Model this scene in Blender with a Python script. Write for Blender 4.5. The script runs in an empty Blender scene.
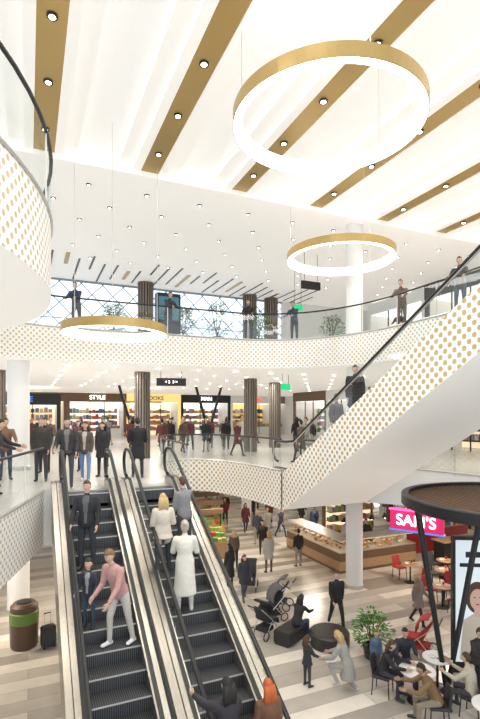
import bpy, bmesh, math, random
import numpy as np
from mathutils import Vector, Matrix
from mathutils.geometry import tessellate_polygon
R=random.Random(7)
C=bpy.context.collection
sc=bpy.context.scene
sc.view_settings.view_transform='Standard'
sc.view_settings.look='None'
sc.view_settings.exposure=.22
# ---------------------------------------------------------------- materials
M={}
def mat(name,col=(.8,.8,.8),rough=.5,metal=0,em=0,emc=None,noise=0,nscale=8,bump=0,spec=None):
    if name in M: return M[name]
    m=bpy.data.materials.new(name); m.use_nodes=True; nt=m.node_tree; b=nt.nodes['Principled BSDF']
    b.inputs['Base Color'].default_value=(*col,1); b.inputs['Roughness'].default_value=rough; b.inputs['Metallic'].default_value=metal
    if spec is not None: b.inputs['Specular IOR Level'].default_value=spec
    if em: b.inputs['Emission Color'].default_value=(*(emc or col),1); b.inputs['Emission Strength'].default_value=em
    if noise or bump:
        tc=nt.nodes.new('ShaderNodeTexCoord'); n=nt.nodes.new('ShaderNodeTexNoise'); n.inputs['Scale'].default_value=nscale; n.inputs['Detail'].default_value=4
        nt.links.new(tc.outputs['Object'],n.inputs['Vector'])
        if noise:
            mr=nt.nodes.new('ShaderNodeMapRange'); mr.inputs['To Min'].default_value=1-noise; mr.inputs['To Max'].default_value=1+noise
            nt.links.new(n.outputs['Fac'],mr.inputs['Value'])
            mx=nt.nodes.new('ShaderNodeMix'); mx.data_type='RGBA'; mx.blend_type='MULTIPLY'; mx.inputs[0].default_value=1
            mx.inputs[6].default_value=(*col,1); nt.links.new(mr.outputs[0],mx.inputs[7]); nt.links.new(mx.outputs[2],b.inputs['Base Color'])
        if bump:
            bp=nt.nodes.new('ShaderNodeBump'); bp.inputs['Strength'].default_value=bump; bp.inputs['Distance'].default_value=.02
            nt.links.new(n.outputs['Fac'],bp.inputs['Height']); nt.links.new(bp.outputs[0],b.inputs['Normal'])
    M[name]=m; return m
def glassmat(name,tint=(.93,.97,.96),refl=.08):
    m=bpy.data.materials.new(name); m.use_nodes=True; nt=m.node_tree; nt.nodes.clear()
    o=nt.nodes.new('ShaderNodeOutputMaterial'); t=nt.nodes.new('ShaderNodeBsdfTransparent'); g=nt.nodes.new('ShaderNodeBsdfGlossy'); x=nt.nodes.new('ShaderNodeMixShader')
    t.inputs[0].default_value=(*tint,1); g.inputs['Roughness'].default_value=.03; x.inputs[0].default_value=refl
    nt.links.new(t.outputs[0],x.inputs[1]); nt.links.new(g.outputs[0],x.inputs[2]); nt.links.new(x.outputs[0],o.inputs[0]); M[name]=m; return m
def dotmat(name,sp=.17,r=.27,dc=(.55,.41,.19)):
    m=mat(name,(.86,.85,.83),.45); nt=m.node_tree; b=nt.nodes['Principled BSDF']; L=nt.links.new
    uv=nt.nodes.new('ShaderNodeUVMap')
    def math_(op,a,bb=None):
        n=nt.nodes.new('ShaderNodeMath'); n.operation=op
        for i,v in enumerate((a,bb)):
            if v is None: continue
            if isinstance(v,(int,float)): n.inputs[i].default_value=v
            else: L(v,n.inputs[i])
        return n.outputs[0]
    sep=nt.nodes.new('ShaderNodeSeparateXYZ'); L(uv.outputs[0],sep.inputs[0])
    u=math_('DIVIDE',sep.outputs[0],sp); v=math_('DIVIDE',sep.outputs[1],sp)
    ds=[]
    for o in (0,.5):
        fu=math_('SUBTRACT',math_('FRACT',math_('ADD',u,o)),.5); fv=math_('SUBTRACT',math_('FRACT',math_('ADD',v,o)),.5)
        ds.append(math_('SQRT',math_('ADD',math_('MULTIPLY',fu,fu),math_('MULTIPLY',fv,fv))))
    d=math_('MINIMUM',ds[0],ds[1]); f=math_('LESS_THAN',d,r)
    mx=nt.nodes.new('ShaderNodeMix'); mx.data_type='RGBA'; L(f,mx.inputs[0]); mx.inputs[6].default_value=(.88,.87,.85,1); mx.inputs[7].default_value=(*dc,1)
    L(mx.outputs[2],b.inputs['Base Color']); L(math_('MULTIPLY',f,.45),b.inputs['Metallic'])
    b.inputs['Roughness'].default_value=.4
    return m
WHITE=mat('white_plaster',(.86,.85,.83),.55)
SOFF=mat('soffit_white_painted_glow',(.88,.86,.83),.6,em=.27,emc=(1,.95,.88))  # plain white soffit; emission paints in brightness and adds fill light
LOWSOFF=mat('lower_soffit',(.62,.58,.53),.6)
CEIL=mat('ceiling_white_painted_glow',(.87,.86,.84),.6,em=.25,emc=(1,.955,.89))  # ordinary ceiling, no lamp; its lit look is partly built in as emission
PANEL=mat('ceiling_panel_added_glow',(.88,.88,.87),.6,em=.24,emc=(1,.985,.955))  # plain coffer panels, not luminaires; glow added to brighten the hall
GOLD=mat('brushed_gold',(.50,.345,.13),.35,.55)
BRONZE=mat('bronze_ribs',(.25,.21,.17),.4,.5)
BRONZE2=mat('bronze_ribs_dark',(.08,.065,.05),.5,.3)
DARK=mat('dark_metal',(.02,.02,.022),.4,.3)
BLACK=mat('black_rubber',(.012,.012,.013),.45)
STEEL=mat('brushed_steel',(.40,.37,.33),.28,.85)
STEEL2=mat('satin_steel',(.62,.60,.57),.4,.7)
DECK=mat('escalator_deck_steel',(.38,.345,.30),.25,.9,noise=.15,nscale=3)
LAMP=mat('lamp_white',(1,1,1),.5,em=6,emc=(1,.98,.95))
DOWN=mat('downlight_glow',(1,1,1),.5,em=12,emc=(1,.94,.82))
DOT=dotmat('gold_dots',.19,.20,(.58,.45,.24)); DOT2=dotmat('gold_dots_large',.235,.235)
GLASS=glassmat('railing_glass'); SHOPG=glassmat('shop_glass',(.97,.98,.98),.06); WGLASS=glassmat('window_glass',(.97,.99,1),.03)
WOOD=mat('oak_wood',(.42,.26,.14),.5,noise=.3,nscale=14)
DWOOD=mat('walnut_wood',(.16,.09,.05),.5,noise=.3,nscale=14)
L1F=mat('pale_stone_tile',(.62,.59,.55),.25,noise=.08,nscale=3)
# ---------------------------------------------------------------- mesh builder
class MB:
    def __init__(s): s.v=[];s.f=[];s.mi=[];s.mats=[];s.uv={}
    def m(s,mt):
        if mt not in s.mats: s.mats.append(mt)
        return s.mats.index(mt)
    def poly(s,pts,mt,uv=None):
        b=len(s.v); s.v+= [tuple(p) for p in pts]; s.f.append(tuple(range(b,b+len(pts)))); s.mi.append(s.m(mt))
        if uv: s.uv[len(s.f)-1]=uv
    def box(s,a,b,mt,rot=0,c=None):
        x0,y0,z0=a;x1,y1,z1=b; P=[(x,y,z) for z in (z0,z1) for x,y in ((x0,y0),(x1,y0),(x1,y1),(x0,y1))]
        if rot:
            c=c or ((x0+x1)/2,(y0+y1)/2); cs,sn=math.cos(rot),math.sin(rot)
            P=[(c[0]+(x-c[0])*cs-(y-c[1])*sn,c[1]+(x-c[0])*sn+(y-c[1])*cs,z) for x,y,z in P]
        o=len(s.v); s.v+=P; k=s.m(mt)
        for f in ((0,3,2,1),(4,5,6,7),(0,1,5,4),(1,2,6,5),(2,3,7,6),(3,0,4,7)): s.f.append(tuple(o+i for i in f)); s.mi.append(k)
    def rings(s,rs,mt,close=True,loop=False):
        n=len(rs[0]); o=len(s.v); k=s.m(mt)
        for r in rs: s.v+=[tuple(p) for p in r]
        N=len(rs)
        for i in range(N if loop else N-1):
            for j in range(n):
                a=o+i*n+j;b=o+i*n+(j+1)%n;c=o+((i+1)%N)*n+(j+1)%n;d=o+((i+1)%N)*n+j
                s.f.append((a,b,c,d)); s.mi.append(k)
        if close and not loop:
            s.f.append(tuple(o+j for j in reversed(range(n)))); s.f.append(tuple(o+(N-1)*n+j for j in range(n))); s.mi+=[k,k]
    def lathe(s,prof,mt,c=(0,0,0),n=16,sx=1,sy=1,close=True):
        s.rings([[(c[0]+r*sx*math.cos(2*math.pi*j/n),c[1]+r*sy*math.sin(2*math.pi*j/n),c[2]+z) for j in range(n)] for r,z in prof],mt,close)
    def tube(s,pts,r,mt,n=8,loop=False):
        pts=[Vector(p) for p in pts]; rs=[]; N=len(pts); rr=r if isinstance(r,(list,tuple)) else [r]*N
        up=None
        for i,p in enumerate(pts):
            if loop: d=pts[(i+1)%N]-pts[i-1]
            else: d=pts[min(i+1,N-1)]-pts[max(i-1,0)]
            d.normalize()
            if up is None: up=Vector((0,0,1)) if abs(d.z)<.95 else Vector((0,1,0))
            a=d.cross(up)
            if a.length<1e-4: a=d.cross(Vector((1,0,0)))
            a.normalize(); b=a.cross(d).normalized(); up=b
            rs.append([p+a*(rr[i]*math.cos(2*math.pi*j/n))+b*(rr[i]*math.sin(2*math.pi*j/n)) for j in range(n)])
        s.rings(rs,mt,loop=loop)
    def ball(s,c,r,mt,sc_=(1,1,1),n=12,h=8):
        prof=[(math.sin(math.pi*i/h)*r+1e-4,-math.cos(math.pi*i/h)*r) for i in range(h+1)]
        s.rings([[(c[0]+q*sc_[0]*math.cos(2*math.pi*j/n),c[1]+q*sc_[1]*math.sin(2*math.pi*j/n),c[2]+z*sc_[2]) for j in range(n)] for q,z in prof],mt)
    def mesh(s,name,smooth=False):
        me=bpy.data.meshes.new(name); me.from_pydata(s.v,[],s.f)
        for m_ in s.mats: me.materials.append(m_)
        me.polygons.foreach_set('material_index',s.mi)
        if s.uv:
            ul=me.uv_layers.new(name='UVMap')
            for fi,uvs in s.uv.items():
                for li,u in zip(me.polygons[fi].loop_indices,uvs): ul.data[li].uv=u
        if smooth:
            me.polygons.foreach_set('use_smooth',[True]*len(me.polygons))
        me.update(); return me
    def obj(s,name,parent=None,loc=(0,0,0),rz=0,smooth=False,fix=True):
        me=s.mesh(name,smooth)
        if fix and not s.uv:
            bm=bmesh.new(); bm.from_mesh(me); bmesh.ops.recalc_face_normals(bm,faces=bm.faces); bm.to_mesh(me); bm.free()
        o=bpy.data.objects.new(name,me); C.objects.link(o); o.location=loc; o.rotation_euler=(0,0,rz)
        if parent: o.parent=parent
        if smooth:
            try: me.set_sharp_from_angle(angle=math.radians(40))
            except Exception: pass
        return o
def empty(name,loc=(0,0,0),rz=0,parent=None):
    o=bpy.data.objects.new(name,None); o.empty_display_size=.2; C.objects.link(o); o.location=loc; o.rotation_euler=(0,0,rz); o.parent=parent; return o
def spline(pts,seg=8):
    P=[Vector(p) for p in pts]; out=[]
    for i in range(len(P)-1):
        a=P[max(i-1,0)];b=P[i];c=P[i+1];d=P[min(i+2,len(P)-1)]
        for k in range(seg):
            t=k/seg; out.append(.5*((2*b)+(c-a)*t+(2*a-5*b+4*c-d)*t*t+(3*b-a-3*c+d)*t**3))
    out.append(P[-1]); return [(p[0],p[1]) for p in out]
def fascia(name,pts,z0,z1,mt):
    mb=MB(); u=0
    for a,b in zip(pts,pts[1:]):
        l=math.dist(a,b)
        mb.poly([(*a,z0),(*b,z0),(*b,z1),(*a,z1)],mt,[(u,0),(u+l,0),(u+l,z1-z0),(u,z1-z0)]); u+=l
    return mb.obj(name,smooth=True)
def slab(name,poly,z0,z1,top,bot):
    tris=tessellate_polygon([[Vector((x,y,0)) for x,y in poly]]); n=len(poly)
    mb=MB(); mb.v=[(x,y,z1) for x,y in poly]+[(x,y,z0) for x,y in poly]; mb.m(top); mb.m(bot)
    for a,b,c in tris:
        A,B,Cc=(Vector(poly[i]) for i in (a,b,c))
        if (B-A).cross(Cc-A)<0: a,c=c,a
        mb.f.append((a,b,c)); mb.mi.append(0); mb.f.append((c+n,b+n,a+n)); mb.mi.append(1)
    return mb.obj(name,fix=False)
def railing(name,pts,z,rail=BLACK,h=1.08):
    mb=MB(); P=[Vector((*p,0)) for p in pts]; acc=0; panels=[[P[0]]]
    for a,b in zip(P,P[1:]):
        panels[-1].append(b); acc+=(b-a).length
        if acc>1.5: panels.append([b]); acc=0
    for pn in panels:
        if len(pn)<2: continue
        q=list(pn); d=(q[-1]-q[-2]).normalized(); q[-1]=q[-1]-d*.02
        for a,b in zip(q,q[1:]):
            mb.poly([(a.x,a.y,z+.02),(b.x,b.y,z+.02),(b.x,b.y,z+h-.05),(a.x,a.y,z+h-.05)],GLASS)
        a=q[0]; mb.box((a.x-.012,a.y-.012,z-.1),(a.x+.012,a.y+.012,z+h-.04),STEEL2)
    mb.tube([(p.x,p.y,z+h) for p in P],.03,rail,8)
    mb.tube([(p.x,p.y,z+.03) for p in P],.035,STEEL2,6)
    return mb.obj(name,smooth=True)
# ---------------------------------------------------------------- shell
Z1,Z2,ZC=4.9,9.8,14.3
def floor0():
    m=mat('striped_stone_floor',(.6,.57,.52),.22); nt=m.node_tree; b=nt.nodes['Principled BSDF']; L=nt.links.new
    tc=nt.nodes.new('ShaderNodeTexCoord'); br=nt.nodes.new('ShaderNodeTexBrick'); L(tc.outputs['Object'],br.inputs['Vector'])
    br.inputs['Scale'].default_value=1; br.inputs['Brick Width'].default_value=4.6; br.inputs['Row Height'].default_value=.5; br.inputs['Mortar Size'].default_value=.006
    br.inputs['Color1'].default_value=(.80,.74,.65,1); br.inputs['Color2'].default_value=(.25,.215,.185,1); br.inputs['Mortar'].default_value=(.3,.28,.26,1); br.offset=.37; br.inputs['Bias'].default_value=-.15
    n=nt.nodes.new('ShaderNodeTexNoise'); n.inputs['Scale'].default_value=2.5; n.inputs['Detail'].default_value=5; L(tc.outputs['Object'],n.inputs['Vector'])
    mr=nt.nodes.new('ShaderNodeMapRange'); mr.inputs['To Min'].default_value=.85; mr.inputs['To Max'].default_value=1.12; L(n.outputs['Fac'],mr.inputs['Value'])
    mx=nt.nodes.new('ShaderNodeMix'); mx.data_type='RGBA'; mx.blend_type='MULTIPLY'; mx.inputs[0].default_value=1; L(br.outputs['Color'],mx.inputs[6]); L(mr.outputs[0],mx.inputs[7]); L(mx.outputs[2],b.inputs['Base Color'])
    mb=MB(); mb.poly([(-14,-6,0),(34,-6,0),(34,46,0),(-14,46,0)],m); mb.obj('floor')
floor0()
left1=spline([(-4,-4),(-3,2),(-1.6,6),(-.5,9.7),(.05,11.6),(.35,12.7)])
notch=spline([(4.05,12.7),(4.1,13.6),(4.25,15.5),(4.5,17.4),(5.1,18.8),(6.05,19.35),(7.0,18.7),(7.55,17),(7.75,15.2),(7.8,14.2)])
right1=spline([(11.25,14.2),(12.0,13.3),(12.5,11.8),(12.8,9.5),(12.9,5),(12.9,-4)])
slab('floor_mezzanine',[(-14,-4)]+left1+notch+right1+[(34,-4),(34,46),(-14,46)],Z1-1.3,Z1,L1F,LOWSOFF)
fascia('trim_1',left1,Z1-1.3,Z1,DOT); fascia('trim_2',notch,Z1-1.3,Z1,DOT2); fascia('trim_3',right1,Z1-1.3,Z1,WHITE)
fascia('trim_4',[(.35,12.7),(4.05,12.7)],Z1-1.3,Z1,WHITE)
arc=[(-5.8+6.15*math.cos(a),8.6+6.15*math.sin(a)) for a in [math.radians(d) for d in range(-75,52,4)]]
back2=spline([arc[-1],(-2.3,15.0),(-1.3,16.6),(.3,17.5),(2.7,17.65),(4.3,17.6),(6.5,17.6),(8.6,17.4),(10.3,16.2),(11.3,14),(11.45,11),(11.3,5.5)])
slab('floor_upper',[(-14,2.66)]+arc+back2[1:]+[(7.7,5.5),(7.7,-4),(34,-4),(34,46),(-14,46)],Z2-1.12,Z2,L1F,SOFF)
fascia('trim_5',arc,Z2-1.12,Z2,DOT); fascia('trim_6',back2,Z2-1.12,Z2,DOT); fascia('trim_7',[(11.3,5.5),(7.7,5.5),(7.7,-4)],Z2-1.12,Z2,DOT)
railing('glass_railing',left1,Z1); railing('glass_railing',notch,Z1); railing('glass_railing',right1,Z1)
railing('glass_railing',arc+back2[1:],Z2)
mb=MB()
for k in range(-5,12):
    x=.42+3.03*k
    for s in (-1,1):
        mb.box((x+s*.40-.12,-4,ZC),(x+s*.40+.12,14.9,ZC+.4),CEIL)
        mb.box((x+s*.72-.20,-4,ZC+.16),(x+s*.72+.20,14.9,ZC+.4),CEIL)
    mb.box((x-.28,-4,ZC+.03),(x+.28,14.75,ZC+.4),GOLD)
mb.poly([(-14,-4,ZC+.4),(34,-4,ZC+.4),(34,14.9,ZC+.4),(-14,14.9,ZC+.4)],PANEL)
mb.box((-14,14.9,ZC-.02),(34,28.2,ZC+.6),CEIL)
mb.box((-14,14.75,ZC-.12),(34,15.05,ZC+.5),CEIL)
mb.obj('ceiling')
mb=MB()
def dl(x,y,z,r=.065,ring=True):
    if ring: mb.lathe([(r+.04,0),(r+.04,-.03),(r,-.03)],DARK,(x,y,z),12)
    mb.lathe([(r,-.035),(r*.9,-.04)],DOWN,(x,y,z),12)
for k in range(-1,7):
    for j in range(9): dl(.42+3.03*k,-2+1.95*j,ZC+.03)
mb.obj('downlight_row')
mb=MB()
for i in range(13):
    for j in range(6): dl(-2+1.9*i+(.9 if j%2 else 0),16.2+1.5*j,ZC-.02,.045,True)
for i in range(16):
    for j in range(6): dl(-2+1.7*i,19+2.6*j,Z2-1.12,.07,False)
mb.obj('downlight_grid')
mb=MB()
for i in range(30):
    x=-1.5+.62*i; y0=23.2+R.random()*2.0+.08*max(0,i-14); y1=min(27.8,y0+1.5+R.random()*3)
    mb.box((x,y0,ZC-.04),(x+(.09 if i%5 else .2),y1,ZC-.018),DARK if i%5 else GOLD)
mb.obj('ceiling_slot_grille')
def lattice(name,x0,x1,z0,z1,y,step=1.15):
    mb=MB(); fr=mat('window_frame',(.28,.31,.35),.5)
    mb.box((x0,y-.06,z0),(x1,y+.06,z0+.12),fr); mb.box((x0,y-.06,z1-.12),(x1,y+.06,z1),fr)
    w=x1-x0; h=z1-z0; n=int((w+h)/step)+1
    for i in range(n+1):
        for sgn in (1,-1):
            a=-h+i*step
            lo=max(0,-a); hi=min(h,w-a)
            if hi<=lo: continue
            pa=(x0+a+lo,z0+lo) if sgn>0 else (x1-a-lo,z0+lo); pb=(x0+a+hi,z0+hi) if sgn>0 else (x1-a-hi,z0+hi)
            mb.tube([(pa[0],y,pa[1]),(pb[0],y,pb[1])],.028,fr,6)
    for i in range(int(h/step)+1): mb.box((x0,y-.025,z0+i*step),(x1,y+.025,z0+i*step+.045),fr)
    mb.poly([(x0,y+.02,z0),(x1,y+.02,z0),(x1,y+.02,z1),(x0,y+.02,z1)],WGLASS)
    return mb.obj(name)
lattice('window_1',-4,6.0,Z2,ZC,28); lattice('window_2',6.6,15.4,Z2,ZC,28)
mb=MB(); mb.box((6.0,27.8,Z2),(6.6,28.2,ZC),WHITE); mb.box((15.4,27.8,Z2),(34,28.1,ZC),WHITE); mb.box((-14,27.8,Z2),(-4,28.2,ZC),WHITE); mb.obj('wall_back_upper')
mb=MB(); mb.box((24,-4,0),(24.3,46,ZC),WHITE); mb.obj('wall_right')
mb=MB(); mb.box((-14,46,0),(34,46.3,Z2),WHITE); mb.obj('wall_back')
def col(name,x,y,z0,z1,r=.36):
    mb=MB(); mb.lathe([(r,z0),(r,z1)],WHITE,(x,y,0),32); mb.lathe([(r+.03,z0),(r+.03,z0+.12),(r,z0+.14)],STEEL2,(x,y,0),32); mb.obj(name,smooth=True)
def ribcol(name,x,y,z0,z1,r=.38):
    mb=MB(); mb.lathe([(r-.03,z0),(r-.03,z1)],BRONZE2,(x,y,0),32)
    for j in range(18):
        a=2*math.pi*j/18; mb.box((x+r*math.cos(a)-.045,y+r*math.sin(a)-.035,z0),(x+r*math.cos(a)+.045,y+r*math.sin(a)+.035,z1),BRONZE,a)
    mb.obj(name)
for z0,z1 in ((0,Z1-1.3),(Z1,Z2-1.12)): col('round_column',-.3,18.3,z0,z1)
for z0,z1 in ((0,Z1-1.3),(Z1,Z2-1.12),(Z2,ZC)): col('round_column',11.8,15.5,z0,z1,.33)
for x,y in ((4.6,21),(10.6,22.6),(13.2,24.8),(-1.2,22.5),(18.5,24)): ribcol('ribbed_column',x,y,Z1,Z2-1.12,.30)
for x,y in ((6.1,27.0),(12.7,27.2),(14.3,27.4)): ribcol('ribbed_column',x,y,Z2,ZC,.40)
for x,y in ((3,27.5),(12.2,26.6),(16.4,27),(19,20)): col('round_column',x,y,0,Z1-1.3,.3)
mb=MB()
for x,y in ((11,30),(6.2,31)):
    for s in (-1,1): mb.tube([(x,y,Z1),(x+s*.25,y,Z1+1.6),(x+s*.9,y,Z2-1.12)],[.14,.10,.09],DARK,8)
mb.obj('branching_column')
def ring(x,y,z,r,h=.24,w=.15):
    mb=MB(); n=72
    def circ(rr,zz): return [(x+rr*math.cos(2*math.pi*j/n),y+rr*math.sin(2*math.pi*j/n),zz) for j in range(n)]
    mb.rings([circ(r,z),circ(r,z+h)],GOLD,close=False); mb.rings([circ(r,z+h),circ(r-w,z+h)],GOLD,close=False)
    mb.rings([circ(r-w,z+h),circ(r-w,z)],LAMP,close=False); mb.rings([circ(r-w,z),circ(r-.015,z)],LAMP,close=False); mb.rings([circ(r-.015,z),circ(r,z)],GOLD,close=False)
    for a in (.3,2.4,4.5): mb.tube([(x+(r-.08)*math.cos(a),y+(r-.08)*math.sin(a),z+h),(x+(r-.08)*math.cos(a),y+(r-.08)*math.sin(a),ZC)],.007,STEEL2,5)
    mb.obj('ring_pendant_lamp',fix=True)
ring(5.05,7.42,12.1,1.75); ring(9.35,13.0,11.85,1.75); ring(2.27,13.9,9.08,1.46)
ring(7.5,34,7.6,1.3,.15)
# ---------------------------------------------------------------- escalators
stepm=mat('escalator_tread',(.10,.10,.105),.4,.6)
def _st():
    nt=stepm.node_tree; b=nt.nodes['Principled BSDF']; tc=nt.nodes.new('ShaderNodeTexCoord'); w=nt.nodes.new('ShaderNodeTexWave'); w.bands_direction='X'; w.inputs['Scale'].default_value=9
    nt.links.new(tc.outputs['Object'],w.inputs['Vector']); mr=nt.nodes.new('ShaderNodeMix'); mr.data_type='RGBA'; nt.links.new(w.outputs['Fac'],mr.inputs[0]); mr.inputs[6].default_value=(.03,.03,.033,1); mr.inputs[7].default_value=(.14,.14,.145,1); nt.links.new(mr.outputs[2],b.inputs['Base Color'])
_st()
RISE=4.9; LEN=RISE/.577; NS=21
def escalator(name,x,y,z,rz,deck=.22,clad=STEEL2,trussd=1.0,dm=DECK):
    e=empty(name,(x,y,z),rz); d=LEN/NS; h=RISE/NS
    mb=MB()
    for i in range(NS):
        y0=i*d; zt=(i+.5)*h if i<NS-1 else RISE-.02
        mb.box((-.5,y0,zt-h*1.1),(.5,y0+d+.02,zt),stepm)
        mb.box((-.5,y0-.006,zt-.02),(.5,y0+.008,zt+.003),STEEL2)
    mb.box((-.5,-1.3,-.1),(.5,0,.005),STEEL2); mb.box((-.5,LEN,RISE-.1),(.5,LEN+.5,RISE+.005),STEEL2)
    mb.obj('steps',e)
    S=[(-1.2,0),(0,0),(LEN,RISE),(LEN+.5,RISE)]
    def strip(mb,x0,x1,lo,hi,mt,S=S):
        for (a,za),(b,zb) in zip(S,S[1:]):
            for X in (x0,x1): mb.poly([(X,a,za+lo),(X,b,zb+lo),(X,b,zb+hi),(X,a,za+hi)],mt)
            mb.poly([(x0,a,za+hi),(x1,a,za+hi),(x1,b,zb+hi),(x0,b,zb+hi)],mt); mb.poly([(x0,a,za+lo),(x1,a,za+lo),(x1,b,zb+lo),(x0,b,zb+lo)],mt)
    mb=MB()
    for s in (-1,1):
        strip(mb,s*.50,s*.53,-.3,deck-.02,STEEL)
        strip(mb,s*.53,s*.70,-.1,deck,dm); strip(mb,s*.70,s*.715,-.1,deck+.008,DARK); strip(mb,s*.715,s*.825,-.1,deck-.01,dm)
        strip(mb,s*.535,s*.60,deck,deck+.03,DARK)
    mb.obj('skirt_and_deck',e)
    mb=MB()
    for s in (-1,1):
        X=s*.57
        n=7
        for i in range(n):
            a=LEN*i/n+.01; b=LEN*(i+1)/n-.01
            mb.poly([(X,a,a*.577+deck),(X,b,b*.577+deck),(X,b,b*.577+.95),(X,a,a*.577+.95)],GLASS)
        mb.poly([(X,-.9,deck),(X,0,deck),(X,0,.95),(X,-.9,.95)],GLASS); mb.poly([(X,LEN,RISE+deck),(X,LEN+.35,RISE+deck),(X,LEN+.35,RISE+.95),(X,LEN,RISE+.95)],GLASS)
    mb.obj('balustrade_glass',e)
    mb=MB()
    for s in (-1,1):
        X=s*.57; path=[]
        for a in range(-90,91,20): path.append((X,-1.0-.36*math.cos(math.radians(a)),.62+.36*math.sin(math.radians(a))))
        path+= [(X,-.4,.98),(X,.1,1.03)]+[(X,LEN*t,RISE*t+.98) for t in (.05,.25,.5,.75,.97)]+[(X,LEN+.1,RISE+.98)]
        for a in range(90,-91,-20): path.append((X,LEN+.45+.36*math.cos(math.radians(a)),RISE+.62+.36*math.sin(math.radians(a))))
        mb.tube(path,.042,BLACK,8)
        mb.tube([(p[0],p[1],p[2]-.055) for p in path[9:-9]],.022,STEEL2,6)
    mb.obj('handrail',e,smooth=True)
    mb=MB(); T=[(0,0),(LEN,RISE)]
    strip(mb,-.82,.82,-trussd,-.25,clad,T)
    mb.obj('truss_casing',e)
    return e
EY0=12.6-LEN
escalator('escalator',1.35,EY0,0,0,clad=DECK); escalator('escalator',3.0,EY0,0,0,clad=DECK)
UY=14.0
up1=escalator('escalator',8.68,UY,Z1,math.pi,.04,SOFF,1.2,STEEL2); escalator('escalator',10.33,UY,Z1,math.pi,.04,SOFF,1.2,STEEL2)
mb=MB()
for X in (7.84,11.16):
    n=17
    for i in range(n):
        a=LEN*i/n;b=LEN*(i+1)/n; za,zb=Z1+.577*a,Z1+.577*b
        mb.poly([(X,UY-a,za-1.24),(X,UY-b,zb-1.24),(X,UY-b,zb+.06),(X,UY-a,za+.06)],DOT2,[(a,za-1.24),(b,zb-1.24),(b,zb+.06),(a,za+.06)])
    mb.poly([(X,UY+.2,Z1-1.3),(X,UY,Z1-1.24),(X,UY,Z1+.06),(X,UY+.2,Z1)],DOT2,[(-.2,0),(0,0),(0,1.3),(-.2,1.3)])
IM=(Matrix.Translation((8.68,UY,Z1))@Matrix.Rotation(math.pi,4,'Z')).inverted()
o=mb.obj('cladding'); o.parent=up1; o.matrix_parent_inverse=IM
ESOF=mat('escalator_soffit_painted_glow',(.88,.86,.82),.5,em=.16,emc=(1,.92,.80))  # underside is no lamp; warm emission stands in for light reaching it
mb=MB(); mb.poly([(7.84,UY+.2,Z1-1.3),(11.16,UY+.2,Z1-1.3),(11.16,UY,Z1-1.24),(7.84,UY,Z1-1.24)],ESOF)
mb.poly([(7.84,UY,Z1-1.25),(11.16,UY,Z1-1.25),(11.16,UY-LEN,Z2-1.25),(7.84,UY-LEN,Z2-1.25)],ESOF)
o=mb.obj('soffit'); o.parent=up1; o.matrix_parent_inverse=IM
# ---------------------------------------------------------------- shops
PAL=[mat('goods_%d'%i,c,.5) for i,c in enumerate([(.45,.05,.04),(.5,.25,.06),(.55,.45,.12),(.10,.30,.07),(.06,.13,.3),(.6,.58,.52),(.05,.05,.05),(.3,.18,.1),(.45,.25,.27),(.26,.27,.3)])]
PROD=[PAL[3],PAL[3],mat('lettuce_green',(.22,.42,.08),.6),PAL[0],PAL[1],PAL[2]]
WARM=mat('shop_glow_warm',(1,.9,.7),.6,em=.75,emc=(1,.78,.52)); COOL=mat('shop_glow_white',(1,1,1),.6,em=.85,emc=(1,.95,.88)); YEL=mat('shop_glow_yellow',(.8,.6,.2),.6,em=.55,emc=(1,.72,.25)); BLUE=mat('shop_glow_blue',(.05,.2,.7),.5,em=.7,emc=(.1,.35,1)); PINK=mat('neon_pink',(1,.1,.4),.5,em=2.5,emc=(1,.06,.25)); NWH=mat('sign_letter_white',(1,1,1),.5,em=3)
REDS=mat('sign_letter_red',(.8,.05,.03),.5,em=1.5)
def goods(mb,x0,x1,y0,y1,z,hmax,n,pal=None):
    w=(x1-x0)/n
    for i in range(n):
        h=hmax*(.45+.5*R.random()); mb.box((x0+w*i+.01,y0,z),(x0+w*(i+.88),y1,z+h),R.choice(pal or PAL))
def text(parent,s,size,loc,rot,mt,ext=.02):
    cu=bpy.data.curves.new('sign_text','FONT'); cu.body=s; cu.size=size; cu.extrude=ext; cu.align_x='CENTER'; cu.align_y='CENTER'
    o=bpy.data.objects.new('sign_text',cu); C.objects.link(o); o.parent=parent; o.location=loc; o.rotation_euler=rot; cu.materials.append(mt); return o
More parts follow.
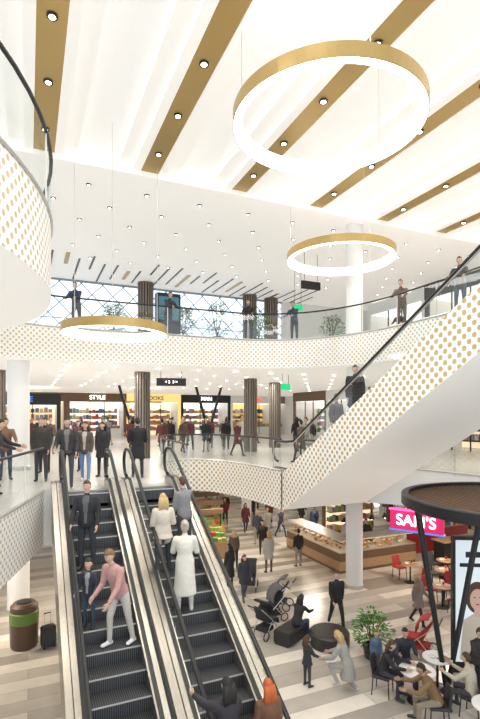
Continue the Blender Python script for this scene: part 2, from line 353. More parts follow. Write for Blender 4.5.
def shop(name,x,y,z,w,h,rz,glow,facade,sign=None,signmat=None,shelves=True):
    e=empty(name,(x,y,z),rz)
    mb=MB(); D=2.6
    mb.box((0,-.05,0),(.25,.1,h),facade); mb.box((w-.25,-.05,0),(w,.1,h),facade); mb.box((0,-.08,h-.75),(w,.1,h),facade)
    mb.box((.25,D,0),(w-.25,D+.05,h),glow); mb.box((.2,0,h-.76),(w-.2,D,h-.74),COOL)
    mb.box((.2,.1,0),(.25,D,h),WHITE); mb.box((w-.25,.1,0),(w-.2,D,h),WHITE)
    mb.obj('facade',e)
    mb=MB(); mb.poly([(.25,0,0),(w*.38,0,0),(w*.38,0,h-.75),(.25,0,h-.75)],SHOPG); mb.poly([(w*.62,0,0),(w-.25,0,0),(w-.25,0,h-.75),(w*.62,0,h-.75)],SHOPG)
    mb.box((w*.38-.03,-.03,0),(w*.38+.03,.03,h-.75),DARK); mb.box((w*.62-.03,-.03,0),(w*.62+.03,.03,h-.75),DARK); mb.obj('window',e)
    if shelves:
        mb=MB()
        for k in range(4):
            mb.box((.4,D-.5,.4+.55*k),(w-.4,D-.05,.44+.55*k),WOOD); goods(mb,.4,w-.4,D-.45,D-.1,.44+.55*k,.45,int(w*3))
        for c in (.2,.8):
            mb.box((w*c-.6,.5,0),(w*c+.6,1.1,.7),WHITE); goods(mb,w*c-.55,w*c+.55,.55,1.05,.7,.5,5)
        mb.obj('display_shelves',e)
    if sign: text(e,sign,.5,(w/2,-.14,h-.38),(math.pi/2,0,0),signmat or NWH,.03)
    return e
names=['HOME','SALE','STYLE','BOOKS','MAN','SHOES','OPTIC','SPORT']
for i in range(8):
    shop('shop_front',-7+5*i,43,Z1,5,3.78,0,[WARM,YEL,COOL,WARM,COOL,YEL,WARM,COOL][i],[DARK,DWOOD,DWOOD,YEL,DARK,WHITE,BRONZE,DARK][i],names[i],DARK if i==3 else REDS if i==5 else NWH)
for i in range(6):
    shop('shop_front',-7+5*i,38,0,5,3.55,0,[WARM,COOL,WARM,COOL,YEL,WARM][i],[DARK,WHITE,DWOOD,DARK,WHITE,DARK][i],'SHOP' if i%2 else 'MARKET',NWH if i!=1 and i!=4 else DARK)
for i in range(8):
    shop('shop_front',21,34-5*i,0,5,3.55,-math.pi/2,[WARM,COOL][i%2],[DARK,DWOOD,DARK,WHITE][i%4],['','SUSHI','CAFE','BAR'][i%4] or None,REDS if i%4==3 else NWH)
    shop('shop_front',21,36-5*i,Z1,5,3.78,-math.pi/2,[COOL,WARM][i%2],[DWOOD,WHITE,DARK,WHITE][i%4],None)
    if i<6: shop('shop_front',21,26-5*i,Z2,5,4.4,-math.pi/2,[COOL,WARM][i%2],[WHITE,DARK][i%2],None)
shop('shop_front',-2.5,34,Z1,4.5,3.3,0,WARM,DARK,'BLUE',BLUE)
# ---------------------------------------------------------------- people
def hand_mesh(name,mt):
    mb=MB()
    def rr(z,w,t): return [(t*math.cos(2*math.pi*j/10),w*math.sin(2*math.pi*j/10),z) for j in range(10)]
    mb.rings([rr(.015,.024,.020),rr(-.01,.028,.018),rr(-.05,.040,.016),rr(-.085,.041,.014),rr(-.098,.036,.010)],mt)
    for i,(y,l,r) in enumerate(((.030,.068,.0085),(.010,.078,.009),(-.010,.072,.0085),(-.030,.056,.0075))):
        p=[(0,y,-.085)]; a=.15
        for k,f in enumerate((.45,.32,.23)):
            q=p[-1]; p.append((q[0]+math.sin(a)*l*f,q[1]+y*.06,q[2]-math.cos(a)*l*f)); a+=.35
        mb.tube(p,[r*1.05,r,r*.92,r*.6],mt,6)
    mb.tube([(0,.025,-.025),(.008,.052,-.048),(.014,.062,-.075),(.02,.062,-.098)],[.013,.011,.0095,.006],mt,6)
    return mb.mesh(name,True)
def head_mesh(name,skin,lips,eyem,brow):
    mb=MB(); n=24;h=18; rs=[]
    for i in range(h+1):
        t=math.pi*i/h; q=max(math.sin(t),1e-3); z=-math.cos(t); ring_=[]
        for j in range(n):
            a=2*math.pi*j/n; x=q*math.cos(a); y=q*math.sin(a)
            X=x*.076; Y=y*.093; Zz=z*.118
            if z<0: X*=1-.28*(-z)**1.3; Y*=1-.16*(-z); Y+=.012*(-z)
            if y>.3 and z<-.75: Y+=.012
            if y<-.3 and z<-.2: Y+=.02*(-z)
            if y>.85 and abs(x)<.16 and -.32<z<.06: Y+=.020*(1-(z+.32)/.5)
            elif y>.7 and .02<z<.2 and abs(x)>.15: Y-=.006
            ring_.append((X,Y,Zz))
        rs.append(ring_)
    mb.rings(rs,skin)
    for s in (-1,1):
        mb.ball((s*.030,.077,.012),.013,mat('eye_white',(.8,.8,.78),.3),(1,.7,.62),8,6); mb.ball((s*.030,.085,.012),.0062,eyem,(1,.5,1),8,5)
        mb.tube([(s*.014,.090,.030),(s*.032,.087,.036),(s*.05,.074,.030)],[.003,.0045,.002],brow,5)
        mb.ball((s*.077,-.004,-.004),.030,skin,(.28,.6,1),8,6)
    mb.ball((0,.083,-.055),.022,lips,(1,.45,.36),10,6)
    return mb.mesh(name,True)
SK=[mat('skin_light',(.60,.38,.28),.5),mat('skin_tan',(.42,.25,.17),.5),mat('skin_brown',(.2,.11,.07),.5)]
HEADS=[head_mesh('head',s,mat('lips_%d'%i,[(.5,.16,.14),(.36,.13,.11),(.2,.07,.06)][i],.4),mat('iris_dark',(.02,.012,.01),.2),mat('brow_dark',(.04,.025,.02),.8)) for i,s in enumerate(SK)]
HANDS=[hand_mesh('hand',s) for s in SK]
HC={'blk':(.012,.009,.008),'brn':(.07,.035,.018),'bln':(.50,.34,.16),'org':(.45,.10,.02),'gry':(.45,.40,.33),'lbr':(.2,.11,.05)}
HM={}
def hair_mesh(kind,c):
    k=(kind,c)
    if k in HM: return HM[k]
    col_=HC.get(c) or c; mt=mat('hair_%s'%(c,),col_,.6,noise=.35,nscale=60)
    mb=MB(); n=24;h=18; rs=[]
    for i in range(h+1):
        t=math.pi*i/h; q=max(math.sin(t),1e-3); z=-math.cos(t); ring_=[]
        for j in range(n):
            a=2*math.pi*j/n; x=q*math.cos(a); y=q*math.sin(a); s=1.10+.03*math.sin(a*5+z*7)
            lim=.42 if kind!='beanie' else .25
            low=-.35 if kind in('short','beanie') else -.9
            if (y>.25 and z<lim-(.15*abs(x) if kind=='long' else 0)) or z<low or (abs(x)>.5 and y>-.12 and z<.05 and kind!='long'): s=.84
            ring_.append((x*.077*s,y*.094*s-.006,z*.118*s+.006))
        rs.append(ring_)
    mb.rings(rs,mt)
    if kind=='long':
        for dx,l in ((-.05,.27),(-.02,.31),(.02,.31),(.05,.28)): mb.tube([(dx,-.06,.04),(dx*1.3,-.09,-.06),(dx*1.6,-.095,-.16),(dx*1.5,-.085,-l)],[.045,.05,.042,.012],mt,8)
    if kind=='bun': mb.ball((0,-.11,.07),.045,mt)
    if kind=='beanie': mb.lathe([(.088,-.012),(.09,.01),(.088,.035)],mt,(0,-.01,.03),20,1,1.15)
    HM[k]=mb.mesh('hair',True); return HM[k]
def person(name,x,y,z,head=180,H=1.75,top=(.03,.03,.035),pants=(.03,.04,.07),hair=('short','brn'),sk=0,coat=0,lean=0,la=(5,8,15),ra=(-5,8,15),ll=(0,3,0),rl=(0,3,0),hy=0,hp=0,seat=None,female=False,shoe=(.03,.03,.03),vox=.019,bag=None,child=False,shirt=None):
    s=H/1.75; rd=math.radians
    TM=mat('cloth_%.2f_%.2f_%.2f'%top,top,.8,noise=.18,nscale=22,bump=.25); PM=mat('cloth_%.2f_%.2f_%.2f'%pants,pants,.8,noise=.18,nscale=22,bump=.2); SM=mat('shoe_%.2f_%.2f_%.2f'%shoe,shoe,.5)
    e=empty(name,(x,y,z),rd(head))
    L1,L2,FH=.43*s,.42*s,.075*s
    def leg(sx,p):
        a,b,k=(rd(v) for v in p); d1=Vector((sx*math.sin(b),math.sin(a)*math.cos(b),-math.cos(a)*math.cos(b))); d2=Vector((sx*math.sin(b)*.3,math.sin(a-k),-math.cos(a-k))).normalized(); return d1*L1,d2*L2
    lg=[leg(-1,ll),leg(1,rl)]
    pz=max(-(a+b).z for a,b in lg)+FH
    if seat is not None: pz=seat+.10*s
    P=Vector((0,0,pz)); ln=rd(lean); up=Vector((0,math.sin(ln),math.cos(ln))); fw=Vector((0,math.cos(ln),-math.sin(ln)))
    hw=.095*s; sw=(.165 if female else .185)*s*(.9 if child else 1)
    neck=P+up*.56*s
    caps=[]
    bulk=.012*s+(.012*s if coat else 0)
    for i,sx in enumerate((-1,1)):
        h=P+Vector((sx*hw,0,0)); kn=h+lg[i][0]; an=kn+lg[i][1]
        caps.append((h,kn,.088*s,.062*s,'p')); caps.append((kn,an,.06*s,.045*s,'p'))
        toe=an+Vector((sx*.02*s,.15*s,-.04*s)); heel=an+Vector((0,-.035*s,-.035*s))
        pt=(ll,rl)[i]; sh=rd(pt[0]-pt[2])
        if sh<-.35 and seat is None: toe=an+Vector((0,.10*s,-.09*s))
        caps.append((heel,toe,.042*s,.036*s,'s'))
    hands=[]
    for i,(sx,ap) in enumerate(((-1,la),(1,ra))):
        a,b,el=(rd(v) for v in ap[:3]); inn=rd(ap[3]) if len(ap)>3 else rd(6)
        S=P+up*.485*s+Vector((sx*sw,0,0))
        d1=Vector((sx*math.sin(b),math.sin(a)*math.cos(b),-math.cos(a)*math.cos(b))); E=S+d1*.29*s
        a2=a+el; d2=Vector((-sx*math.sin(inn)+sx*math.sin(b)*.4,math.sin(a2)*math.cos(inn),-math.cos(a2)*math.cos(inn))).normalized(); W=E+d2*.245*s
        caps.append((S,E,.052*s+bulk,.042*s+bulk,'t')); caps.append((E,W,.042*s+bulk,.030*s+bulk*.8,'t'))
        hands.append((W,d2,sx))
    caps.append((neck-up*.04*s,neck+up*.07*s+fw*.012*s,.054*s,.05*s,'k'))
    caps.append((P+up*.47*s-Vector((sw*.8,0,0)),P+up*.47*s+Vector((sw*.8,0,0)),.066*s+bulk*.6,.066*s+bulk*.6,'t'))
    mb=MB()
    for p,q,r1,r2,l in caps:
        d=(q-p); Ld=d.length; d=d/Ld; ref=Vector((1,0,0)) if abs(d.x)<.8 else Vector((0,1,0)); A=d.cross(ref).normalized(); B=d.cross(A)
        rs=[]
        for t in (-90,-55,-25,0): rs.append((p+d*(r1*math.sin(rd(t))),max(r1*math.cos(rd(t)),1e-3)))
        for t in (0,25,55,90): rs.append((q+d*(r2*math.sin(rd(t))),max(r2*math.cos(rd(t)),1e-3)))
        mb.rings([[c+A*(r*math.cos(2*math.pi*j/12))+B*(r*math.sin(2*math.pi*j/12)) for j in range(12)] for c,r in rs],WHITE)
    hx=.165 if female else .16; prof=[(-.10,.10,.08),(-.04,hx,.115),(.06,hx+.005,.12),(.20,.13 if female else .15,.105),(.34,.15 if female else .165,.125 if female else .12),(.44,.16 if female else .175,.115),(.50,.13,.09),(.55,.07,.065)]
    mb.rings([[P+up*(t*s)+Vector((1,0,0))*((rx*s+bulk*.8)*math.cos(2*math.pi*j/20))+fw*((ry*s+bulk*.8)*math.sin(2*math.pi*j/20)) for j in range(20)] for t,rx,ry in prof],WHITE)
    hem=None
    if coat:
        dn=Vector((0,0,-1)) if seat is None else (lg[0][0]+lg[1][0]).normalized()
        l=coat*s; rs=[]
        for t,rx,ry in ((-.12,.15,.125),(.0,.185,.145),(.4,.20,.165),(1,.23,.19)):
            c=P+dn*(t*l); aa=Vector((1,0,0)); bb=aa.cross(dn).normalized()
            rs.append([c+aa*(rx*s*math.cos(2*math.pi*j/20))+bb*(ry*s*math.sin(2*math.pi*j/20)) for j in range(20)])
        mb.rings(rs,WHITE); hem=(P,P+dn*(l-.08*s))
    me=mb.mesh('body'); o=bpy.data.objects.new('body',me); C.objects.link(o)
    md=o.modifiers.new('r','REMESH'); md.mode='VOXEL'; md.voxel_size=vox*max(s,.8); md.use_smooth_shade=True
    sm=o.modifiers.new('s','SMOOTH'); sm.factor=.5; sm.iterations=2
    dg=bpy.context.evaluated_depsgraph_get(); m2=bpy.data.meshes.new_from_object(o.evaluated_get(dg)); o.modifiers.clear(); o.data=m2; bpy.data.meshes.remove(me)
    n=len(m2.polygons); cen=np.empty(n*3,dtype=np.float32); m2.polygons.foreach_get('center',cen); cen=cen.reshape(-1,3)
    segs=[(p,q,r1,r2,l) for p,q,r1,r2,l in caps]+[(P+up*(.02*s),P+up*.47*s,.15*s,.15*s,'t')]
    segs=[(h+(k-h)*.12 if (l=='p' and abs((h-P).length-hw)<1e-3) else h,k,a,b,l) for h,k,a,b,l in segs]
    if hem: segs.append((hem[0],hem[1],.20*s,.22*s,'t'))
    best=np.full(n,1e9); idx=np.zeros(n,dtype=np.int32); LI={'t':0,'p':1,'s':2,'k':3}
    for p,q,a,b,l in segs:
        p_=np.array(p);d=np.array(q-p); t=np.clip(((cen-p_)@d)/(d@d),0,1); dist=np.linalg.norm(cen-(p_+t[:,None]*d),axis=1)-(a+(b-a)*t)
        m_=dist<best; best[m_]=dist[m_]; idx[m_]=LI[l]
    mats_=[TM,PM,SM,SK[sk]]
    if shirt:
        mats_.append(mat('cloth_%.2f_%.2f_%.2f'%shirt,shirt,.8)); rel=cen-np.array(P); hgt=rel@np.array(up); fr=rel@np.array(fw)
        idx[(idx==0)&(np.abs(rel[:,0])<.02*s+.10*np.clip(hgt/s-.05,0,1)*s)&(fr>.06*s)&(hgt>.02*s)&(hgt<.56*s)]=4
    m2.materials.clear()
    for m_ in mats_: m2.materials.append(m_)
    m2.polygons.foreach_set('material_index',idx); m2.polygons.foreach_set('use_smooth',[True]*n); m2.update()
    o.parent=e
    hs=s*(1.0 if not child else 1.28)
    hc=neck+up*.06*s+Vector((0,.02*s,0))+Vector((0,math.sin(ln*.6),math.cos(ln*.6)))*.115*hs
    rot=Matrix.Rotation(rd(hy),4,'Z')@Matrix.Rotation(-ln*.5+rd(hp),4,'X')
    Mh=Matrix.Translation(hc)@rot@Matrix.Scale(hs*.98,4)
    for nm,mm in (('head',HEADS[sk]),('hair',hair_mesh(*hair))):
        q=bpy.data.objects.new(nm,mm); C.objects.link(q); q.parent=e; q.matrix_local=Mh
    for W,d,sx in hands:
        q=bpy.data.objects.new('hand_l' if sx<0 else 'hand_r',HANDS[sk]); C.objects.link(q); q.parent=e
        zz=-d; yy=Vector((0,1,0)) if abs(d.y)<.8 else Vector((0,0,1)); xx=yy.cross(zz).normalized(); yy=zz.cross(xx)
        Rm=Matrix((xx,yy,zz)).transposed().to_4x4()
        if sx>0: Rm=Rm@Matrix.Scale(-1,4,(1,0,0))
        q.matrix_local=Matrix.Translation(W+d*.01*s)@Rm@Matrix.Scale(s*1.02,4)
    if bag:
        bb=MB(); bm_=mat('bag_%.2f'%bag[0],bag,.5); c=P+Vector((.26*s,0,-.02))
        bb.rings([[ (c.x+xx*k,c.y+yy*k2,c.z+zz) for xx,yy in ((-.06,-.15),(.06,-.15),(.06,.15),(-.06,.15))] for zz,k,k2 in ((-.14,.8,.9),(-.12,1,1),(.08,.8,.95),(.1,.5,.8))],bm_)
        bb.tube([(c.x,c.y-.1,c.z+.1),(c.x-.08,c.y-.05,P.z+.48*s),(c.x-.10,c.y+.05,P.z+.48*s),(c.x,c.y+.1,c.z+.1)],.012,bm_,6)
        bb.obj('shoulder_bag',e,smooth=True)
    return e
def stepz(Y):
    i=int((Y-EY0)/(LEN/NS)); return (i+.5)*RISE/NS
W1=dict(ll=(22,3,8),rl=(-18,3,12),la=(-20,8,20),ra=(20,8,25))
W2=dict(ll=(-16,3,14),rl=(20,3,6),la=(18,8,30),ra=(-15,8,15))
def onesc(name,x,Y,**k):
    d=LEN/NS; i=int((Y-EY0)/d); Yc=EY0+(i+.45)*d; return person(name,x,Yc,stepz(Yc),**k)
# left escalator
onesc('man',1.12,10.4,head=160,top=(.02,.02,.022),pants=(.03,.033,.042),hair=('short','brn'),H=1.80,la=(8,12,25),ra=(10,14,30),shirt=(.10,.10,.11))
onesc('man',1.52,8.8,head=125,top=(.50,.27,.25),pants=(.55,.50,.44),hair=('short','lbr'),H=1.80,lean=20,la=(20,2,20),ra=(5,8,50),ll=(-10,3,4),rl=(16,5,16),shoe=(.8,.8,.8),hp=-15)
onesc('boy',1.02,9.15,head=150,top=(.03,.035,.05),pants=(.04,.05,.09),hair=('short','blk'),H=1.2,child=True,vox=.016,la=(10,15,40),ra=(10,15,50),shirt=(.3,.3,.32))
# right escalator
onesc('woman',2.62,10.1,head=-5,top=(.62,.55,.46),pants=(.03,.03,.035),hair=('long','bln'),H=1.72,female=True,coat=.10,la=(10,10,60),ra=(10,14,70))
onesc('man',3.22,10.4,head=20,top=(.20,.20,.21),pants=(.05,.05,.06),hair=('short','brn'),H=1.76,ra=(35,18,30),lean=6)
onesc('woman',2.85,9.0,head=-15,top=(.70,.66,.57),pants=(.6,.55,.5),hair=('bun','gry'),H=1.76,female=True,coat=.60,la=(25,12,50),ra=(20,14,60),shoe=(.6,.55,.5))
onesc('woman',2.6,6.5,head=10,top=(.03,.025,.03),pants=(.03,.03,.03),hair=('long','blk'),H=1.74,female=True,coat=.2,la=(75,10,20,-4),ra=(20,12,60))
onesc('woman',3.25,6.2,head=0,top=(.16,.07,.04),pants=(.03,.03,.04),hair=('long','org'),H=1.58,female=True)
# mezzanine landing
LG=lambda w:{k:v for k,v in w.items() if k in('ll','rl')}
person('man',.97,13.7,Z1,head=170,top=(.035,.033,.035),pants=(.05,.055,.07),hair=('short','blk'),H=1.84,coat=.05,la=(5,12,30),ra=(8,14,60),shirt=(.16,.15,.14),**LG(W1))
person('woman',1.5,14.3,Z1,head=160,top=(.10,.07,.06),pants=(.16,.26,.45),hair=('long','brn'),H=1.70,female=True,bag=(.05,.03,.03),shoe=(.7,.7,.7),ll=(10,3,0),rl=(-10,3,5),shirt=(.5,.45,.4))
person('woman',2.1,15.2,Z1,head=150,top=(.02,.02,.02),pants=(.03,.03,.03),hair=('long','blk'),H=1.66,female=True,coat=.3)
person('man',3.05,14.6,Z1,head=-10,top=(.015,.015,.017),pants=(.02,.02,.025),hair=('short','blk'),H=1.80,coat=.35,la=(10,12,60),ra=(10,12,60),ll=(12,3,6),rl=(-12,3,6))
person('man',.35,14.9,Z1,head=170,top=(.04,.035,.03),pants=(.05,.05,.06),hair=('short','lbr'),H=1.80,coat=.05,vox=.022)
person('man',.5,17.0,Z1,head=165,top=(.02,.02,.02),pants=(.03,.03,.03),hair=('short','blk'),H=1.78,vox=.022)
person('woman',1.75,17.2,Z1,head=165,top=(.25,.2,.16),pants=(.03,.03,.03),hair=('long','brn'),H=1.66,female=True,vox=.024,coat=.3,**LG(W2))
person('man',2.6,18.6,Z1,head=175,top=(.05,.06,.09),pants=(.03,.03,.04),hair=('short','brn'),H=1.8,vox=.024,**W1)
person('woman',-.85,14.2,Z1,head=-160,top=(.45,.40,.34),pants=(.05,.05,.06),hair=('long','bln'),H=1.68,female=True,coat=.3,vox=.022,la=(40,10,40),ra=(40,10,40))
person('man',-.6,15.6,Z1,head=190,top=(.18,.10,.06),pants=(.04,.05,.09),hair=('short','brn'),H=1.78,vox=.022,la=(40,10,30),ra=(30,10,30))
person('woman',-1.3,13.4,Z1,head=200,top=(.30,.26,.22),pants=(.03,.03,.03),hair=('long','brn'),H=1.68,female=True,coat=.4,vox=.022)
person('man',-.75,12.6,Z1,head=-100,top=(.03,.03,.03),pants=(.04,.05,.08),hair=('short','blk'),H=1.78,vox=.022,lean=12,la=(45,10,30),ra=(40,10,30))
rnd=random.Random(3)
cols=[(.02,.02,.02),(.04,.045,.06),(.3,.28,.25),(.1,.07,.05),(.03,.05,.1),(.45,.42,.38),(.12,.03,.03),(.015,.015,.015)]
bg=[(6.67,23.9),(7.2,23.4),(8.05,24.9),(8.4,23.3),(9.3,25.2),(10.7,26.6),(12.3,27.4),(6.4,32),(3.4,24.5),(2.6,27),(5.4,28),(8.8,31),(13.9,29),(14.3,22.5),(5.9,22.6),(1.0,25),(2,22),(15.6,26),(9.8,24),(11.7,25),(7.6,28.5),(4.6,31),(8.9,20.4),(12.3,20.8),(9.9,16.4),(11,17.8),(13.0,17.0),(.2,29),(10.2,33),(13.5,33)]
for i,(x,y) in enumerate(bg):
    fm=rnd.random()<.4; w=rnd.choice((W1,W2,{}))
    person('woman' if fm else 'man',x,y,Z1,head=rnd.choice((150,170,200,0,20,-20,90)),H=rnd.uniform(1.62,1.85),top=rnd.choice(cols),pants=rnd.choice(cols[:5]),hair=('long' if fm else 'short',rnd.choice(('blk','brn','brn','bln'))),female=fm,coat=rnd.choice((0,0,.3)),vox=.034,**w)
for i,(x,y) in enumerate([(1.6,18.2),(8.4,18.1),(12.1,13.2),(15.5,17),(5.0,18.2),(10.3,17.6),(12.0,10.6)]):
    person('man',x,y,Z2,head=rnd.choice((150,200,120)),H=1.75,top=rnd.choice(cols),pants=rnd.choice(cols[:5]),hair=('short','brn'),vox=.032,lean=10,la=(40,8,30),ra=(40,8,30))
def onup(x,Y,**k):
    d=LEN/NS; i=int((UY-Y)/d); person('man',x,UY-(i+.45)*d,Z1+(i+.5)*RISE/NS,**k)
onup(8.7,11.5,head=150,top=(.02,.02,.02),pants=(.03,.03,.03),hair=('short','blk'),H=1.8,coat=.3,vox=.024)
onup(10.3,10.6,head=190,top=(.3,.25,.2),pants=(.03,.03,.05),hair=('short','brn'),H=1.76,vox=.024)
onup(8.9,12.6,head=180,top=(.10,.08,.07),pants=(.03,.03,.05),hair=('short','brn'),H=1.72,vox=.024)
# ground floor people
person('man',8.98,12.7,0,head=165,top=(.015,.015,.018),pants=(.02,.02,.022),hair=('short','brn'),H=1.86,shoe=(.75,.75,.75),**W1)
person('woman',7.3,16.1,0,head=175,top=(.03,.03,.035),pants=(.05,.06,.1),hair=('long','brn'),H=1.66,female=True,coat=.25,vox=.024,**W2)
person('woman',7.3,17.5,0,head=20,top=(.02,.02,.02),pants=(.02,.02,.02),hair=('long','blk'),H=1.68,female=True,coat=.5,vox=.024)
for i,(x,y) in enumerate([(12.2,23.8),(12.9,23.5),(15.5,25.6),(11.6,25.4),(10.3,20.6),(11.8,29),(13.5,24.8),(11.2,27.6),(17.2,21.5),(9.5,18.4),(13.2,28),(12,33),(11.0,22.6),(14.5,30),(11.1,18.6),(14.5,22.6),(8.3,19.4),(12.4,31),(16.8,23.2),(13.9,26.8)]):
    fm=rnd.random()<.4; w=rnd.choice((W1,W2,{}))
    person('woman' if fm else 'man',x,y,0,head=rnd.choice((150,170,200,0,-20)),H=rnd.uniform(1.62,1.82),top=rnd.choice(cols),pants=rnd.choice(cols[:5]),hair=('long' if fm else 'short',rnd.choice(('blk','brn','bln'))),female=fm,coat=rnd.choice((0,.3)),vox=.034,**w)
SIT=dict(ll=(82,8,80),rl=(86,8,88))
person('woman',7.42,12.55,0,head=-60,top=(.02,.02,.022),pants=(.04,.07,.15),hair=('long','blk'),H=1.72,female=True,seat=.42,lean=25,la=(50,8,30),ra=(50,8,30),shoe=(.7,.7,.7),**SIT)
person('girl',6.4,10.3,0,head=-80,top=(.03,.03,.035),pants=(.05,.05,.06),hair=('long','brn'),H=1.22,child=True,female=True,vox=.017,la=(30,10,30),ra=(30,10,30),coat=.12)
person('woman',7.2,9.7,0,head=35,top=(.33,.32,.29),pants=(.35,.33,.3),hair=('long','bln'),H=1.72,female=True,lean=22,coat=.32,ll=(85,8,115),rl=(30,6,90),la=(30,12,40),ra=(35,12,30),shoe=(.5,.45,.4))
person('woman',7.92,9.3,0,head=215,top=(.02,.02,.02),pants=(.03,.03,.035),hair=('long','brn'),H=1.72,female=True,seat=.45,lean=18,la=(55,10,30),ra=(45,10,50),**SIT)
person('man',8.85,9.6,0,head=150,top=(.03,.03,.04),pants=(.04,.05,.07),hair=('short','blk'),H=1.78,seat=.45,lean=15,la=(45,10,60),ra=(45,10,60),**SIT)
person('boy',8.3,10.0,0,head=170,top=(.1,.16,.25),pants=(.1,.1,.12),hair=('short','lbr'),H=1.15,child=True,vox=.017)
person('man',8.2,7.85,0,head=60,top=(.20,.12,.05),pants=(.25,.21,.15),hair=('short','blk'),H=1.78,seat=.45,lean=28,la=(50,10,50),ra=(55,10,40),sk=1,**SIT)
person('man',9.15,7.75,0,head=20,top=(.55,.48,.38),pants=(.05,.05,.06),hair=('short','brn'),H=1.76,seat=.45,lean=10,la=(45,10,60),ra=(45,10,60),**SIT)
person('woman',9.9,8.3,0,head=170,top=(.04,.03,.03),pants=(.03,.03,.03),hair=('short','brn'),H=1.7,female=True,lean=12,la=(35,10,60),ra=(35,10,60))
person('woman',14.2,12.95,0,head=120,top=(.4,.05,.05),pants=(.03,.03,.03),hair=('long','brn'),H=1.68,female=True,seat=.45,vox=.03,**SIT)
person('man',15.45,13.2,0,head=40,top=(.03,.03,.04),pants=(.03,.03,.05),hair=('short','brn'),H=1.75,seat=.45,vox=.03,**SIT)
person('woman',11.6,11.9,0,head=200,top=(.25,.2,.17),pants=(.03,.03,.03),hair=('long','bln'),H=1.68,female=True,vox=.026,coat=.3,**W2)
person('man',13.8,18.8,0,head=190,top=(.5,.5,.5),pants=(.03,.03,.03),hair=('short','blk'),H=1.75,vox=.03)
person('man',15.0,18.8,0,head=170,top=(.02,.02,.02),pants=(.03,.03,.03),hair=('short','brn'),H=1.75,vox=.03)
# ---------------------------------------------------------------- furniture
def chair(x,y,rz,c=(.45,.06,.04)):
    mt=mat('chair_%.2f'%c[0],c,.5); mb=MB(); mb.rings([[(a*k,b*k,z) for a,b in ((-.21,-.21),(.21,-.21),(.21,.21),(-.21,.21))] for z,k in ((.42,.95),(.44,1),(.47,1),(.48,.95))],mt)
    for a in (-.18,.18):
        for b in (-.18,.18): mb.tube([(a,b,.43),(a*1.15,b*1.15,0)],.014,DARK,6)
    rs=[]
    for z,yy in ((.46,-.20),(.6,-.215),(.75,-.24),(.86,-.27)): rs.append([(-.2,yy,z),(-.1,yy-.03,z),(.1,yy-.03,z),(.2,yy,z),(.2,yy+.025,z),(.1,yy-.005,z),(-.1,yy-.005,z),(-.2,yy+.025,z)])
    mb.rings(rs,mt); mb.obj('cafe_chair',loc=(x,y,0),rz=rz)
COOLP=mat('porcelain',(.8,.8,.78),.2)
def table(x,y,r=.38,top=None):
    mb=MB(); t=top or WHITE; mb.lathe([(r-.01,.72),(r,.73),(r,.75),(r-.01,.76)],t,n=28); mb.lathe([(.03,.02),(.03,.72)],DARK,n=10); mb.lathe([(.24,0),(.24,.015),(.04,.03)],DARK,n=20)
    mb.lathe([(.06,.76),(.10,.785),(.095,.787),(.055,.765)],COOLP,(-.12,.05,0),14); mb.lathe([(.03,.76),(.038,.86)],PAL[0],(.14,.08,0),10); mb.box((-.08,-.25,.76),(.2,-.05,.775),PAL[7])
    mb.obj('cafe_table',loc=(x,y,0))
table(8.45,8.7,.42); table(9.35,8.95,.36); table(8.85,7.0,.4)
for x,y,r in ((7.92,9.3,215),(8.85,9.6,150),(8.2,7.85,60),(9.15,7.75,20),(14.2,12.95,120),(15.45,13.2,40)): chair(x,y,math.radians(r),(.03,.03,.03))
for i,(x,y) in enumerate([(13.4,12.6),(14.9,13.9),(14.2,15.0),(15.9,14.8),(16.3,12.4),(17.6,13.6)]):
    table(x,y,.35,WOOD)
    for a in (0,math.pi): chair(x+.62*math.sin(a),y-.62*math.cos(a),a,(.40,.05,.04) if i%2==0 else (.05,.05,.05))
def ottoman(x,y,r,h,mt):
    mb=MB(); mb.lathe([(r-.06,0),(r-.06,.06),(r,.08),(r,h-.05),(r-.05,h),(.01,h)],mt,n=32); mb.obj('round_ottoman',loc=(x,y,0),smooth=True)
LEA=mat('black_leather',(.025,.023,.022),.45)
ottoman(8.15,11.9,.6,.42,LEA)
mb=MB(); mb.rings([[(a,b*k,z) for a,b in ((-.55,-.28),(.55,-.28),(.55,.28),(-.55,.28))] for z,k in ((.0,.8),(.06,1),(.38,1),(.42,.92))],LEA); mb.obj('padded_bench',loc=(7.3,12.65,0),rz=.5)
def plant(x,y,r,h,pot,z=0,ph=.5,name='potted_plant'):
    e=empty(name,(x,y,z)); mb=MB(); pr=r*.55; mb.lathe([(pr*.75,0),(pr,ph),(pr*.9,ph),(pr*.88,ph-.06)],pot,n=20); mb.lathe([(pr*.9,ph-.05),(.01,ph-.04)],mat('soil',(.03,.02,.012),.9),n=20); mb.obj('pot',e,smooth=True)
    mb=MB(); gr=[mat('leaf_dark',(.03,.12,.02),.5),mat('leaf_mid',(.07,.24,.04),.5),mat('leaf_light',(.16,.36,.07),.5)]
    for i in range(560):
        a=R.random()*6.283; u=R.random()**.5*r; zz=ph+.05+R.random()*(h-ph); k=math.sin(min(1,(zz-ph)/(h-ph)+.15)*2.6)+.15; c=Vector((u*k*math.cos(a),u*k*math.sin(a),zz))
        d=Vector((math.cos(a),math.sin(a),R.uniform(-.2,.9))).normalized(); s_=d.cross(Vector((0,0,1))).normalized(); L=R.uniform(.10,.18)
        mb.poly([c,c+d*L*.5+s_*.035,c+d*L-Vector((0,0,.03)),c+d*L*.5-s_*.035],R.choice(gr))
    for i in range(9):
        a=i*.7; mb.tube([(0,0,ph-.05),(r*.3*math.cos(a),r*.3*math.sin(a),(h+ph)/2),(r*.6*math.cos(a),r*.6*math.sin(a),h-.1)],.01,DWOOD,5)
    mb.obj('foliage',e,fix=False)
plant(8.83,10.8,.48,1.2,LEA,ph=.35)
